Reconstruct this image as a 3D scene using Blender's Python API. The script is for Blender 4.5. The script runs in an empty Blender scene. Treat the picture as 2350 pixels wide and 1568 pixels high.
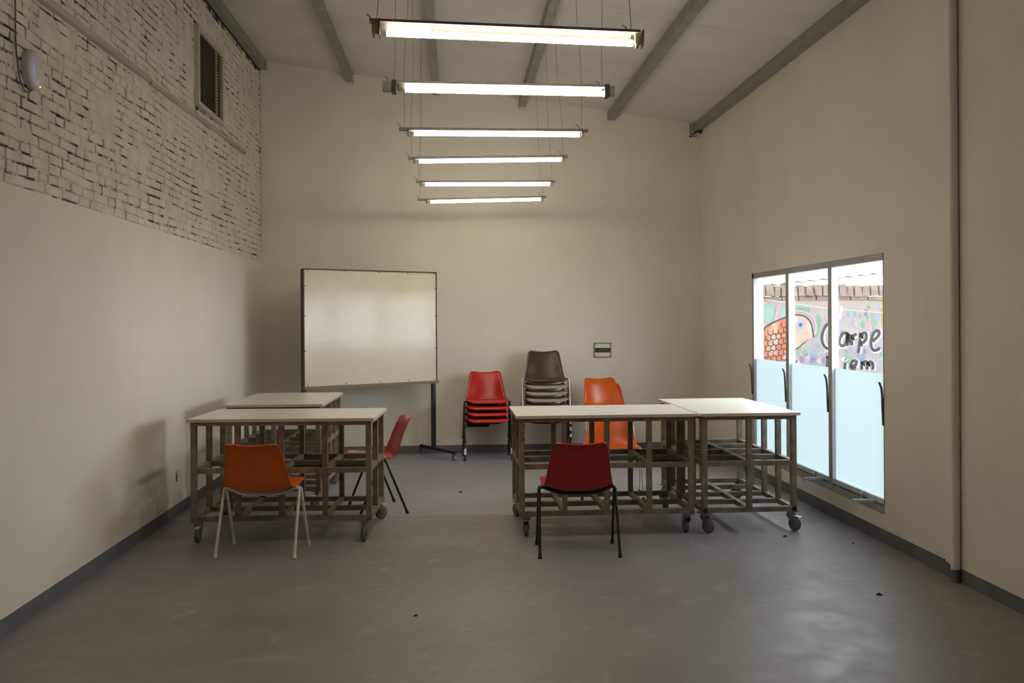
import bpy, bmesh, math, random
from mathutils import Vector, Matrix
random.seed(7)
PI = math.pi
SC = bpy.context.scene
COL = SC.collection
# ------------------------------------------------------------------ camera, world, exposure
XL, XR, YB, YF = -2.314, 3.057, 11.4525, -3.0
EYE = 1.6
cam_d = bpy.data.cameras.new('camera'); cam = bpy.data.objects.new('camera', cam_d); COL.objects.link(cam)
SC.camera = cam
cam_d.sensor_width = 36.0; cam_d.lens = 2150.0 / 2350.0 * 36.0
cam_d.shift_y = -(784.0 - 737.95) / 2350.0
cam_d.clip_start = 0.05; cam_d.clip_end = 200
YAW, ROLL = 0.0616, -0.0062
cam.matrix_world = (Matrix.Translation((0, 0, EYE)) @ Matrix.Rotation(-YAW, 4, 'Z')
                    @ Matrix.Rotation(PI / 2, 4, 'X') @ Matrix.Rotation(ROLL, 4, 'Z'))
wd = bpy.data.worlds.new('overcast_sky'); SC.world = wd; wd.use_nodes = True
bg = wd.node_tree.nodes['Background']
bg.inputs[0].default_value = (0.93, 0.965, 1.0, 1); bg.inputs[1].default_value = 11.0
SC.view_settings.view_transform = 'Standard'; SC.view_settings.look = 'None'
SC.view_settings.gamma = 1.0; SC.view_settings.use_curve_mapping = False
SC.view_settings.exposure = 0.0
TUBE_POWER = 52.0
TUBE_COL = (1.0, 0.875, 0.69, 1)

# ------------------------------------------------------------------ materials
def srgb(r, g, b):
    f = lambda c: (c / 255 / 12.92) if c / 255 <= .04045 else ((c / 255 + .055) / 1.055) ** 2.4
    return (f(r), f(g), f(b), 1)
def new_mat(name):
    m = bpy.data.materials.new(name); m.use_nodes = True
    nt = m.node_tree
    return m, nt, nt.nodes['Principled BSDF']
def N(nt, t, **kw):
    n = nt.nodes.new(t)
    for k, v in kw.items(): setattr(n, k, v)
    return n
def coords(nt, scale=(1, 1, 1)):
    tc = N(nt, 'ShaderNodeTexCoord'); mp = N(nt, 'ShaderNodeMapping')
    mp.inputs['Scale'].default_value = scale
    nt.links.new(tc.outputs['Object'], mp.inputs['Vector'])
    return mp.outputs['Vector']
def noise(nt, vec, scale, detail=4, rough=.55):
    n = N(nt, 'ShaderNodeTexNoise'); n.inputs['Scale'].default_value = scale
    n.inputs['Detail'].default_value = detail; n.inputs['Roughness'].default_value = rough
    nt.links.new(vec, n.inputs['Vector']); return n.outputs['Fac']
def ramp(nt, fac, stops):
    r = N(nt, 'ShaderNodeValToRGB'); e = r.color_ramp.elements
    while len(e) < len(stops): e.new(.5)
    for el, (p, c) in zip(e, stops): el.position = p; el.color = c
    nt.links.new(fac, r.inputs['Fac']); return r.outputs['Color']
def bump(nt, b, fac, strength=.2, dist=.01):
    n = N(nt, 'ShaderNodeBump'); n.inputs['Strength'].default_value = strength; n.inputs['Distance'].default_value = dist
    nt.links.new(fac, n.inputs['Height']); nt.links.new(n.outputs['Normal'], b.inputs['Normal'])
def mixc(nt, fac, a, b_, mode='MIX'):
    m = N(nt, 'ShaderNodeMix', data_type='RGBA', blend_type=mode)
    for s, v in ((m.inputs[0], fac), (m.inputs[6], a), (m.inputs[7], b_)):
        if hasattr(v, 'links') or isinstance(v, bpy.types.NodeSocket): nt.links.new(v, s)
        else: s.default_value = v
    return m.outputs[2]
def mottled(name, c1, c2, rough=.6, scale=4, metal=0, bs=0, bscale=60, bdist=.004, spec=.5, lo=.35, hi=.65, stretch=(1, 1, 1), r2=None):
    m, nt, b = new_mat(name); v = coords(nt, stretch)
    f = noise(nt, v, scale, 6)
    nt.links.new(ramp(nt, f, [(lo, c1), (hi, c2)]), b.inputs['Base Color'])
    b.inputs['Roughness'].default_value = rough; b.inputs['Metallic'].default_value = metal
    b.inputs['Specular IOR Level'].default_value = spec
    if r2 is not None:
        g = noise(nt, v, scale * 2.3, 5); rr = ramp(nt, g, [(.35, (rough,) * 3 + (1,)), (.65, (r2,) * 3 + (1,))])
        nt.links.new(rr, b.inputs['Roughness'])
    if bs: bump(nt, b, noise(nt, v, bscale, 5), bs, bdist)
    return m
def emit(name, col, s):
    m, nt, b = new_mat(name)
    b.inputs['Base Color'].default_value = (.8, .8, .8, 1)
    b.inputs['Emission Color'].default_value = col; b.inputs['Emission Strength'].default_value = s
    return m
def pane_mat(name, tint, gloss=.08):
    m = bpy.data.materials.new(name); m.use_nodes = True; nt = m.node_tree; nt.nodes.clear()
    o = N(nt, 'ShaderNodeOutputMaterial'); t = N(nt, 'ShaderNodeBsdfTransparent'); g = N(nt, 'ShaderNodeBsdfGlossy')
    mx = N(nt, 'ShaderNodeMixShader'); lw = N(nt, 'ShaderNodeLayerWeight'); lw.inputs['Blend'].default_value = .5
    pw = N(nt, 'ShaderNodeMath', operation='POWER'); pw.inputs[1].default_value = 4.5; nt.links.new(lw.outputs['Facing'], pw.inputs[0])
    fr = N(nt, 'ShaderNodeMath', operation='MULTIPLY_ADD'); fr.inputs[1].default_value = .5; fr.inputs[2].default_value = .03; nt.links.new(pw.outputs[0], fr.inputs[0])
    t.inputs['Color'].default_value = tint; g.inputs['Roughness'].default_value = .02
    nt.links.new(fr.outputs[0], mx.inputs[0]); nt.links.new(t.outputs[0], mx.inputs[1]); nt.links.new(g.outputs[0], mx.inputs[2])
    nt.links.new(mx.outputs[0], o.inputs[0]); return m
def film_mat():
    m = bpy.data.materials.new('frosted_film'); m.use_nodes = True; nt = m.node_tree; nt.nodes.clear()
    o = N(nt, 'ShaderNodeOutputMaterial'); t = N(nt, 'ShaderNodeBsdfTranslucent'); d = N(nt, 'ShaderNodeBsdfDiffuse')
    t.inputs['Color'].default_value = (.42, .465, .475, 1); d.inputs['Color'].default_value = (.5, .53, .54, 1)
    mx = N(nt, 'ShaderNodeMixShader'); mx.inputs[0].default_value = .12
    nt.links.new(t.outputs[0], mx.inputs[1]); nt.links.new(d.outputs[0], mx.inputs[2]); nt.links.new(mx.outputs[0], o.inputs[0]); return m

WALL1, WALL2 = srgb(227, 220, 208), srgb(233, 226, 215)
M = {}
M['wall'] = mottled('painted_plaster', WALL1, WALL2, .75, 1.6, bs=.25, bscale=14, bdist=.01, spec=.25)
M['brick'] = mottled('painted_brick', srgb(212, 205, 192), srgb(230, 224, 212), .8, 7, bs=.6, bscale=45, bdist=.008, spec=.2)
def mortar():
    m, nt, b = new_mat('part_painted_mortar'); v = coords(nt)
    f = noise(nt, v, 5.5, 8, .75)
    nt.links.new(ramp(nt, f, [(.40, srgb(52, 48, 40)), (.47, srgb(120, 114, 100)), (.53, srgb(222, 215, 203))]), b.inputs['Base Color'])
    b.inputs['Roughness'].default_value = .95; b.inputs['Specular IOR Level'].default_value = .1
    bump(nt, b, noise(nt, v, 40, 5), .8, .01); return m
M['mortar'] = mortar()
M['ceiling'] = mottled('ceiling_board', srgb(218, 213, 206), srgb(226, 222, 215), .8, 2, spec=.2, bs=.05, bscale=30)
M['seam'] = mottled('ceiling_seam', srgb(150, 144, 134), srgb(165, 158, 148), .9, 5)
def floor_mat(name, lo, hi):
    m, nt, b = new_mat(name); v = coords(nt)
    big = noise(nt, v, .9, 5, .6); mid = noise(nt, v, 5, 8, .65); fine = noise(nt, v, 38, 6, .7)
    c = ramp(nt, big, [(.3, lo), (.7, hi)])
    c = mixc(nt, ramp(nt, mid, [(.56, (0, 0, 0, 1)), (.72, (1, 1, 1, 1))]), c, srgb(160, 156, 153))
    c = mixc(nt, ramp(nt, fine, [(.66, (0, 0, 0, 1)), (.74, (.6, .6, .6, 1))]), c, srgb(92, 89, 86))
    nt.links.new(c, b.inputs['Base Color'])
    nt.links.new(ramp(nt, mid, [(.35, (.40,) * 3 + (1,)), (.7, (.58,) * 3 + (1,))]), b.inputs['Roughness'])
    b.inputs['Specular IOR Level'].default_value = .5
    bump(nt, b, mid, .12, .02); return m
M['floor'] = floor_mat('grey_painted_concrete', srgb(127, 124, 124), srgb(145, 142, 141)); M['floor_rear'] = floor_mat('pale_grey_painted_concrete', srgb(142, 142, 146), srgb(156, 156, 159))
M['joint'] = mottled('floor_joint', srgb(58, 56, 54), srgb(75, 72, 70), .9)
M['skirt'] = mottled('grey_skirting_paint', srgb(98, 99, 102), srgb(110, 111, 114), .6, 6, bs=.1, bscale=30)
M['beam'] = mottled('grey_steel_beam', srgb(138, 139, 134), srgb(156, 157, 151), .6, 6, metal=.1, bs=.05)
M['steel'] = mottled('raw_steel_tube', srgb(112, 102, 90), srgb(150, 139, 124), .46, 9, metal=.25, bs=.06, bscale=60, stretch=(1, 1, 1), r2=.65)
M['rust'] = mottled('rusty_steel_tube', srgb(104, 84, 66), srgb(142, 126, 108), .5, 8, metal=.25, bs=.06, bscale=60)
M['black'] = mottled('painted_hollow_shade', srgb(10, 10, 10), srgb(16, 16, 16), .9)
M['laminate'] = mottled('white_laminate', srgb(226, 222, 214), srgb(230, 227, 220), .32, 2, spec=.5)
M['edge'] = mottled('laminate_edge', srgb(190, 176, 160), srgb(204, 192, 178), .6, 20, stretch=(1, 1, 12))
M['mesh'] = mottled('expanded_metal', srgb(60, 54, 48), srgb(84, 76, 66), .6, 10, metal=.4)
M['castermetal'] = mottled('caster_steel', srgb(120, 116, 108), srgb(150, 146, 138), .35, 20, metal=.7)
M['rubber'] = mottled('grey_rubber_wheel', srgb(88, 88, 88), srgb(108, 108, 107), .6, 14)
def plastic(n, c, rough=.24, bs=.08):
    c2 = tuple(x * .86 for x in c[:3]) + (1,)
    return mottled(n, c, c2, rough, 3, bs=bs, bscale=260, bdist=.002, spec=.5)
M['orange'] = plastic('orange_plastic', srgb(218, 96, 22)); M['red'] = plastic('red_plastic', srgb(196, 34, 26))
M['crimson'] = plastic('crimson_plastic', srgb(178, 26, 26)); M['brown'] = plastic('brown_plastic', srgb(74, 52, 44), .32)
M['greige'] = plastic('grey_beige_plastic', srgb(166, 152, 134), .35)
M['orangered'] = plastic('orange_red_plastic', srgb(206, 76, 26))
M['whitemetal'] = mottled('white_painted_steel', srgb(205, 198, 190), srgb(218, 212, 205), .35, 20)
M['blackmetal'] = mottled('black_painted_steel', srgb(24, 23, 23), srgb(32, 31, 30), .35, 20)
M['chrome'] = mottled('chromed_steel', srgb(228, 228, 227), srgb(238, 238, 237), .36, 10, metal=.55)
M['thinchrome'] = M['chrome'].copy()
M['blackcap'] = mottled('black_rubber', srgb(20, 20, 20), srgb(28, 27, 26), .7)
M['whitecap'] = mottled('ivory_rubber', srgb(208, 198, 180), srgb(216, 206, 190), .6)
def board_mat():
    m, nt, b = new_mat('whiteboard_enamel'); v = coords(nt)
    f = noise(nt, v, 2.2, 6, .6); g = noise(nt, v, 14, 8, .75)
    c = ramp(nt, f, [(.3, srgb(222, 212, 192)), (.7, srgb(230, 222, 204))])
    c = mixc(nt, ramp(nt, g, [(.56, (0, 0, 0, 1)), (.75, (.5, .5, .5, 1))]), c, srgb(205, 196, 180))
    nt.links.new(c, b.inputs['Base Color'])
    nt.links.new(ramp(nt, g, [(.3, (.08,) * 3 + (1,)), (.7, (.19,) * 3 + (1,))]), b.inputs['Roughness'])
    b.inputs['Specular IOR Level'].default_value = .3
    bump(nt, b, noise(nt, v, 3.0, 4), .16, .02); return m
M['board'] = board_mat()
M['tray'] = mottled('brown_wood_tray', srgb(120, 98, 74), srgb(146, 122, 94), .55, 8, stretch=(2, 20, 20))
M['darkframe'] = mottled('dark_brown_trim', srgb(58, 46, 36), srgb(74, 60, 48), .5, 10)
M['alu'] = mottled('grey_window_steel', srgb(150, 152, 152), srgb(170, 172, 172), .45, 10, metal=.2)
M['darkalu'] = mottled('dark_window_steel', srgb(72, 68, 64), srgb(90, 86, 82), .5, 10, metal=.3)
M['paleAlu'] = mottled('pale_aluminium', srgb(204, 206, 208), srgb(216, 218, 220), .4, 10, metal=.15)
M['lit_bead'] = mottled('lit_mullion_side', srgb(206, 210, 212), srgb(216, 219, 221), .5, 10)  # pale colour paints window light onto the side faces of the mullions
M['glass'] = pane_mat('window_glass', (.97, .985, .98, 1)); M['film'] = film_mat()
M['clear'] = pane_mat('clear_sleeve', (.93, .92, .88, 1))
M['tube'] = emit('fluorescent_tube', TUBE_COL, TUBE_POWER)
M['fixture'] = mottled('grey_lamp_channel', srgb(128, 126, 120), srgb(150, 148, 142), .45, 12, metal=.35)
M['reflector'] = mottled('dulled_lamp_reflector', srgb(42, 39, 33), srgb(60, 56, 48), .6, 40)
M['brass'] = mottled('yellowed_lamp_holder', srgb(200, 182, 120), srgb(216, 200, 140), .5, 10)
M['wire'] = mottled('suspension_wire', srgb(120, 116, 106), srgb(136, 131, 122), .5, 10)
M['darkplastic'] = mottled('dark_plastic', srgb(44, 42, 40), srgb(56, 54, 52), .5, 10)
M['greyplastic'] = mottled('grey_lamp_end_cap', srgb(118, 122, 124), srgb(132, 136, 138), .5, 10)
M['routerwhite'] = mottled('white_plastic', srgb(208, 206, 212), srgb(216, 214, 220), .45, 6)
M['blueled'] = emit('blue_light_ring', (.05, .06, 1, 1), 1.6)
M['statusled'] = emit('warm_status_light', (1, .8, .5, 1), 1.5)
M['cable'] = mottled('grey_cable', srgb(120, 115, 106), srgb(132, 127, 118), .6, 10)
M['batten'] = mottled('dusty_painted_batten', srgb(176, 169, 156), srgb(196, 189, 176), .8, 5, stretch=(1, .3, 4), bs=.4, bscale=30)
M['grille'] = mottled('vent_grille_paint', srgb(190, 184, 172), srgb(206, 200, 188), .7, 9)
M['slat'] = mottled('vent_slat', srgb(96, 84, 72), srgb(124, 110, 96), .6, 20)
M['darkvoid'] = mottled('vent_dark_inside', srgb(16, 11, 9), srgb(24, 17, 14), .9)
M['panelframe'] = mottled('panel_frame', srgb(104, 88, 62), srgb(126, 108, 82), .6, 20)
M['panelwhite'] = mottled('panel_cover', srgb(222, 215, 205), srgb(228, 222, 213), .5, 6)
M['panelglass'] = mottled('smoked_panel_window', srgb(44, 44, 40), srgb(54, 54, 49), .25, 6)
M['debris'] = mottled('dry_leaf_crumb', srgb(58, 44, 34), srgb(84, 66, 50), .9, 40)
# outdoors
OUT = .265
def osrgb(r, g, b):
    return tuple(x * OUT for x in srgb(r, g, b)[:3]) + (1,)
def mural_mat():
    m, nt, b = new_mat('mural_paint'); v = coords(nt, (3.4, 1, 1.7))
    vo = N(nt, 'ShaderNodeTexVoronoi'); vo.inputs['Scale'].default_value = 3.4
    w = N(nt, 'ShaderNodeMix', data_type='RGBA', blend_type='ADD'); w.inputs[0].default_value = .25
    nn = N(nt, 'ShaderNodeTexNoise'); nn.inputs['Scale'].default_value = 5; nt.links.new(v, nn.inputs['Vector'])
    nt.links.new(v, w.inputs[6]); nt.links.new(nn.outputs['Color'], w.inputs[7]); nt.links.new(w.outputs[2], vo.inputs['Vector'])
    sep = N(nt, 'ShaderNodeSeparateColor'); nt.links.new(vo.outputs['Color'], sep.inputs[0])
    c = ramp(nt, sep.outputs[0], [(0, osrgb(190, 178, 196)), (.16, osrgb(150, 182, 206)), (.3, osrgb(206, 172, 186)), (.45, osrgb(196, 190, 190)), (.6, osrgb(132, 178, 158)), (.72, osrgb(176, 162, 204)), (.86, osrgb(205, 196, 182)), (.95, osrgb(120, 160, 205))])
    g = noise(nt, v, 9, 7, .7)
    c = mixc(nt, ramp(nt, g, [(.42, (.0, .0, .0, 1)), (.62, (.8, .8, .8, 1))]), c, osrgb(204, 192, 186))
    tc = N(nt, 'ShaderNodeTexCoord'); sx = N(nt, 'ShaderNodeSeparateXYZ'); nt.links.new(tc.outputs['Object'], sx.inputs[0])
    top = ramp(nt, sx.outputs[2], [(0, (0, 0, 0, 1)), (1, (1, 1, 1, 1))])
    mr = N(nt, 'ShaderNodeMapRange'); mr.inputs[1].default_value = 1.62; mr.inputs[2].default_value = 1.86
    nt.links.new(sx.outputs[2], mr.inputs[0]); nt.links.new(top, mr.inputs[0]) if False else None
    c = mixc(nt, mr.outputs[0], c, osrgb(200, 186, 176))
    nt.links.new(c, b.inputs['Base Color']); b.inputs['Roughness'].default_value = .9
    bump(nt, b, noise(nt, v, 20, 5), .4, .01); return m
M['mural'] = mural_mat()
M['copingbrick'] = mottled('old_coping_brick', osrgb(150, 128, 118), osrgb(186, 164, 150), .9, 9, bs=.5, bscale=40)
M['fishorange'] = mottled('fish_orange_paint', osrgb(226, 120, 84), osrgb(232, 200, 178), .9, 7, lo=.45, hi=.6)
M['fishpale'] = mottled('fish_pale_paint', osrgb(226, 180, 160), osrgb(222, 208, 200), .9, 9)
M['blackpaint'] = mottled('black_mural_paint', osrgb(52, 50, 60), osrgb(74, 72, 82), .9, 8)
M['whitepaint'] = mottled('white_mural_paint', osrgb(232, 230, 230), osrgb(238, 236, 236), .9, 8)
M['mint'] = mottled('mint_mural_paint', osrgb(150, 200, 186), osrgb(172, 212, 200), .9, 8)
M['green'] = mottled('green_mural_paint', osrgb(110, 176, 138), osrgb(140, 194, 160), .9, 8)
M['pink'] = mottled('pink_mural_paint', osrgb(222, 176, 190), osrgb(230, 190, 200), .9, 8)
M['sky'] = mottled('blue_mural_paint', osrgb(150, 186, 222), osrgb(168, 200, 230), .9, 8)
M['violet'] = mottled('violet_mural_paint', osrgb(138, 124, 180), osrgb(160, 148, 196), .9, 8)
M['yellow'] = mottled('yellow_mural_paint', osrgb(232, 164, 60), osrgb(238, 180, 84), .9, 8)
M['roof'] = mottled('grey_roof_sheet', srgb(64, 68, 65), srgb(73, 76, 73), .6, 3)
M['leaf'] = mottled('foliage', osrgb(150, 160, 96), osrgb(196, 196, 132), .8, 12)
M['yard'] = mottled('courtyard_concrete', srgb(120, 117, 112), srgb(134, 131, 126), .9, 2)
M['outer'] = mottled('outer_wall_render', srgb(224, 224, 222), srgb(232, 232, 230), .9, 2)

# ------------------------------------------------------------------ mesh helpers
class MB:
    def __init__(s): s.v = []; s.f = []; s.mi = []
    def add(s, vs, fs, mi=0):
        o = len(s.v); s.v += [tuple(p) for p in vs]; s.f += [tuple(i + o for i in f) for f in fs]; s.mi += [mi] * len(fs); return s
    def box(s, lo, hi, mi=0, mat=None, side_mi=None):
        (a, b, c), (d, e, f) = lo, hi
        vs = [Vector(p) for p in ((a, b, c), (d, b, c), (d, e, c), (a, e, c), (a, b, f), (d, b, f), (d, e, f), (a, e, f))]
        if mat: vs = [mat @ p for p in vs]
        s.add(vs, [(0, 3, 2, 1), (4, 5, 6, 7), (0, 1, 5, 4), (1, 2, 6, 5), (2, 3, 7, 6), (3, 0, 4, 7)], mi)
        if side_mi is not None:
            for k in range(1, 5): s.mi[-k] = side_mi
        return s
    def tube(s, pts, r, n=10, cap=True, mi=0):
        pts = [Vector(p) for p in pts]; rs = r if isinstance(r, (list, tuple)) else [r] * len(pts)
        up = None; rings = []
        for i, p in enumerate(pts):
            d = (pts[min(i + 1, len(pts) - 1)] - pts[max(i - 1, 0)]).normalized()
            if up is None:
                up = d.orthogonal().normalized()
            else:
                up = (up - d * up.dot(d)).normalized()
            w = d.cross(up)
            rings.append([p + (up * math.cos(2 * PI * k / n) + w * math.sin(2 * PI * k / n)) * rs[i] for k in range(n)])
        vs = [q for rg in rings for q in rg]; fs = []
        for i in range(len(pts) - 1):
            for k in range(n):
                a, b = i * n + k, i * n + (k + 1) % n
                fs.append((a, b, b + n, a + n))
        if cap: fs.append(tuple(reversed(range(n)))); fs.append(tuple((len(pts) - 1) * n + k for k in range(n)))
        return s.add(vs, fs, mi)
    def cyl(s, a, b, r, n=16, mi=0): return s.tube([a, b], r, n, True, mi)
    def prism(s, poly, axis_o, ex, ey, ez, mi=0):
        """poly of (x, y) in the plane ex, ey at axis_o, extruded by ez"""
        o = Vector(axis_o); ex, ey, ez = Vector(ex), Vector(ey), Vector(ez); n = len(poly)
        vs = [o + ex * x + ey * y for x, y in poly] + [o + ex * x + ey * y + ez for x, y in poly]
        fs = [tuple(reversed(range(n))), tuple(range(n, 2 * n))] + [(k, (k + 1) % n, (k + 1) % n + n, k + n) for k in range(n)]
        return s.add(vs, fs, mi)
    def mesh(s, name, mats, smooth=False):
        me = bpy.data.meshes.new(name); me.from_pydata(s.v, [], s.f)
        for m in (mats if isinstance(mats, (list, tuple)) else [mats]): me.materials.append(m)
        me.polygons.foreach_set('material_index', s.mi)
        bm = bmesh.new(); bm.from_mesh(me); bmesh.ops.recalc_face_normals(bm, faces=bm.faces); bm.to_mesh(me); bm.free()
        if smooth:
            me.polygons.foreach_set('use_smooth', [True] * len(me.polygons)); me.set_sharp_from_angle(angle=math.radians(45))
        me.update(); return me
    def build(s, name, mats, parent=None, loc=(0, 0, 0), rot=(0, 0, 0), smooth=False):
        return inst(name, s.mesh(name, mats, smooth), parent, loc, rot)
def inst(name, me, parent=None, loc=(0, 0, 0), rot=(0, 0, 0)):
    o = bpy.data.objects.new(name, me); COL.objects.link(o); o.location = loc; o.rotation_euler = rot
    if parent: o.parent = parent
    return o
def tag(o, label=None, cat=None, group=None, kind=None):
    for k, v in (('label', label), ('category', cat), ('group', group), ('kind', kind)):
        if v: o[k] = v
    return o
def empty(name, loc=(0, 0, 0), rz=0, label=None, cat=None, group=None, kind=None):
    o = bpy.data.objects.new(name, None); COL.objects.link(o); o.location = loc; o.rotation_euler = (0, 0, rz)
    o.empty_display_size = .1
    return tag(o, label, cat, group, kind)
def copy_tree(o, parent=None):
    c = o.copy(); COL.objects.link(c)
    if parent: c.parent = parent; c.matrix_parent_inverse = o.matrix_parent_inverse.copy()
    for ch in list(o.children): copy_tree(ch, c)
    return c
def box(name, lo, hi, mat, parent=None, **kw): return MB().box(lo, hi).build(name, mat, parent, **kw)
def arc(c, u, w, r, a0, a1, n):
    c, u, w = Vector(c), Vector(u), Vector(w)
    return [c + (u * math.cos(a0 + (a1 - a0) * i / n) + w * math.sin(a0 + (a1 - a0) * i / n)) * r for i in range(n + 1)]
def fillet(pts, r, n=6):
    """round the inner corners of a polyline"""
    pts = [Vector(p) for p in pts]; out = [pts[0]]
    for i in range(1, len(pts) - 1):
        a, b, c = pts[i - 1], pts[i], pts[i + 1]
        rr = min(r, (a - b).length * .45, (c - b).length * .45)
        p0, p1 = b + (a - b).normalized() * rr, b + (c - b).normalized() * rr
        for k in range(n + 1):
            t = k / n; out.append(p0 * (1 - t) ** 2 + b * 2 * t * (1 - t) + p1 * t * t)
    out.append(pts[-1]); return out

# ------------------------------------------------------------------ the room
def ceil_z(x): return 4.445 - .137 * x
HB = .0956
JY = 7.74
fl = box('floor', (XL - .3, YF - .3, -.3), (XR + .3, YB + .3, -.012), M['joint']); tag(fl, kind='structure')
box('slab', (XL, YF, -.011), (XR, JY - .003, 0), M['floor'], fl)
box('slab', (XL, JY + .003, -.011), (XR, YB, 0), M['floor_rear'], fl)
# ceiling: boards with fine seams under a solid deck, beams below
deck = MB().prism([(XL - .3, ceil_z(XL - .3) + .03), (XR + .3, ceil_z(XR + .3) + .03), (XR + .3, ceil_z(XR + .3) + .2), (XL - .3, ceil_z(XL - .3) + .2)],
                  (0, YF - .3, 0), (1, 0, 0), (0, 0, 1), (0, YB - YF + .6, 0)).build('ceiling', M['seam']); tag(deck, kind='structure')
BX = [-2.275, -1.238, -.2, .845, 1.94, 3.012]
xs = [XL - .02, -1.235, -.2, .845, 1.94, XR + .02]
for a, b in zip(xs, xs[1:]):
    y = YF
    while y < YB:
        y2 = min(y + 1.22, YB + .02); g = .0025
        MB().prism([(a + g, ceil_z(a + g)), (b - g, ceil_z(b - g)), (b - g, ceil_z(b - g) + .028), (a + g, ceil_z(a + g) + .028)],
                   (0, y + g, 0), (1, 0, 0), (0, 0, 1), (0, y2 - y - 2 * g, 0)).build('ceiling_board', M['ceiling'], deck)
        y = y2
BEAM_L = ['grey steel roof beam running along the top of the brick wall', 'grey steel roof beam second from the brick wall, above bare back wall',
          'grey steel roof beam crossing behind the left ends of the tube lights', 'grey steel roof beam crossing behind the middle of the tube lights',
          'grey steel roof beam to the right of the tube lights', 'grey steel roof beam against the top of the window wall']
for k, x in enumerate(BX):
    z = ceil_z(x + .045) - .002; hb = .10 if k != 5 else .09
    w = .041
    bmn = MB()
    # lipped channel profile
    prof = [(-w, -hb), (w, -hb), (w, -hb + .018), (w - .006, -hb + .018), (w - .006, 0), (-w, 0)]
    bmn.prism([(x + p, z + q) for p, q in prof], (0, YF, 0), (1, 0, 0), (0, 0, 1), (0, YB - YF - .004, 0))
    o = bmn.build('roof_beam', M['beam']); tag(o, BEAM_L[k], 'beam', 'roof beams')
    if k in (1, 3):
        MB().prism([(x - .08, z + .01), (x - .05, z - hb - .03), (x + .04, z - hb - .035), (x + .07, z - .01)], (0, YB - .02, 0), (1, 0, 0), (0, 0, 1), (0, .018, 0)).build('mortar_pad', M['brick'], o)
# back wall, front wall behind the camera
wb = MB().prism([(XL - .3, -.3), (XR + .3, -.3), (XR + .3, ceil_z(XR + .3) + .2), (XL - .3, ceil_z(XL - .3) + .2)], (0, YB, 0), (1, 0, 0), (0, 0, 1), (0, .25, 0)).build('wall_back', M['wall']); tag(wb, kind='structure')
wf = MB().prism([(XL - .3, -.3), (XR + .3, -.3), (XR + .3, ceil_z(XR + .3) + .2), (XL - .3, ceil_z(XL - .3) + .2)], (0, YF - .25, 0), (1, 0, 0), (0, 0, 1), (0, .25, 0)).build('wall_front', M['wall']); tag(wf, kind='structure')
# left wall: smooth plaster below, old painted brick above
ZBR = 2.335
wl = MB().box((XL - .25, YF, -.3), (XL, YB, ZBR)).box((XL - .25, YF, ZBR), (XL - .03, YB, 4.78)).build('wall_left', M['wall']); tag(wl, kind='structure')
box('mortar_bed', (XL - .03, YF, ZBR), (XL - .0065, YB, 4.78), M['mortar'], wl)
box('roof_gap', (XL - .03, YF, 4.63), (XL - .0055, YB, 4.775), M['darkvoid'], wl); box('corner_gap', (XL - .03, YB - .016, 2.42), (XL - .0055, YB, 4.63), M['darkvoid'], wl)
V0, V1, VZ0, VZ1 = 8.60, 9.50, 3.60, 4.27          # vent opening
bricks = []
row = 0; z = ZBR + .004
CH = .0625
while z < 4.585:
    y = 4.0 + random.uniform(-.2, 0); header_row = row % 2
    while y < YB - .012:
        L = random.choice([.115, .115, .18, .235] if header_row else [.235, .235, .2, .15]) + random.uniform(-.012, .012)
        y2 = min(y + L, YB - .014)
        zt = z + CH - random.uniform(.007, .012)
        if z + CH > VZ0 - .028 and z < VZ1 + .028:
            spans = [(y, min(y2, V0 - .031)), (max(y, V1 + .031), y2)]
        else: spans = [(y, y2)]
        for ya, yb in spans:
            if yb - ya > .03: bricks.append((ya, yb, z, zt))
        y = y2 + random.uniform(.006, .013)
    z += CH; row += 1
def wav(y, z): return .006 * math.sin(y * 2.1 + z * 9) + .004 * math.sin(y * 5.3 + z * 4)
def brick_geo(mb, y0, y1, z0, z1, o=(0, 0, 0)):
    d = random.uniform(-.004, .003); b = .006; j = lambda s=.005: random.uniform(-s, s)
    back = [(XL - .012, y0, z0), (XL - .012, y1, z0), (XL - .012, y1, z1), (XL - .012, y0, z1)]
    back = [(p[0], p[1] + j(), p[2] + j() + wav(p[1], z0)) for p in back]
    mid = [(XL - .004 + d, p[1], p[2]) for p in back]
    fr = [(XL + .0 + d + j(.002), back[0][1] + b, back[0][2] + b), (XL + .0 + d + j(.002), back[1][1] - b, back[1][2] + b),
          (XL + .0 + d + j(.002), back[2][1] - b, back[2][2] - b), (XL + .0 + d + j(.002), back[3][1] + b, back[3][2] - b)]
    vs = [tuple(Vector(p) - Vector(o)) for p in back + mid + fr]
    q = [(k, (k + 1) % 4, (k + 1) % 4 + 4, k + 4) for k in range(4)] + [(k + 4, (k + 1) % 4 + 4, (k + 1) % 4 + 8, k + 8) for k in range(4)]
    mb.add(vs, q + [(8, 9, 10, 11)])
def shown(b):
    yc, zc = (b[0] + b[1]) / 2, (b[2] + b[3]) / 2
    return 4.75 < yc and (zc - EYE) / yc < .352
big = sorted([b for b in bricks if shown(b)], key=lambda b: -(b[1] - b[0]) / ((b[0] + b[1]) / 2) ** 3)[:298]
bigset = set(big)
for b in big:
    mb = MB(); brick_geo(mb, *b); mb.build('brick', M['brick'], wl)
mb = MB()
for b in bricks:
    if b not in bigset: brick_geo(mb, *b)
tag(mb.build('brickwork', M['brick'], wl), kind='stuff')
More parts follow.
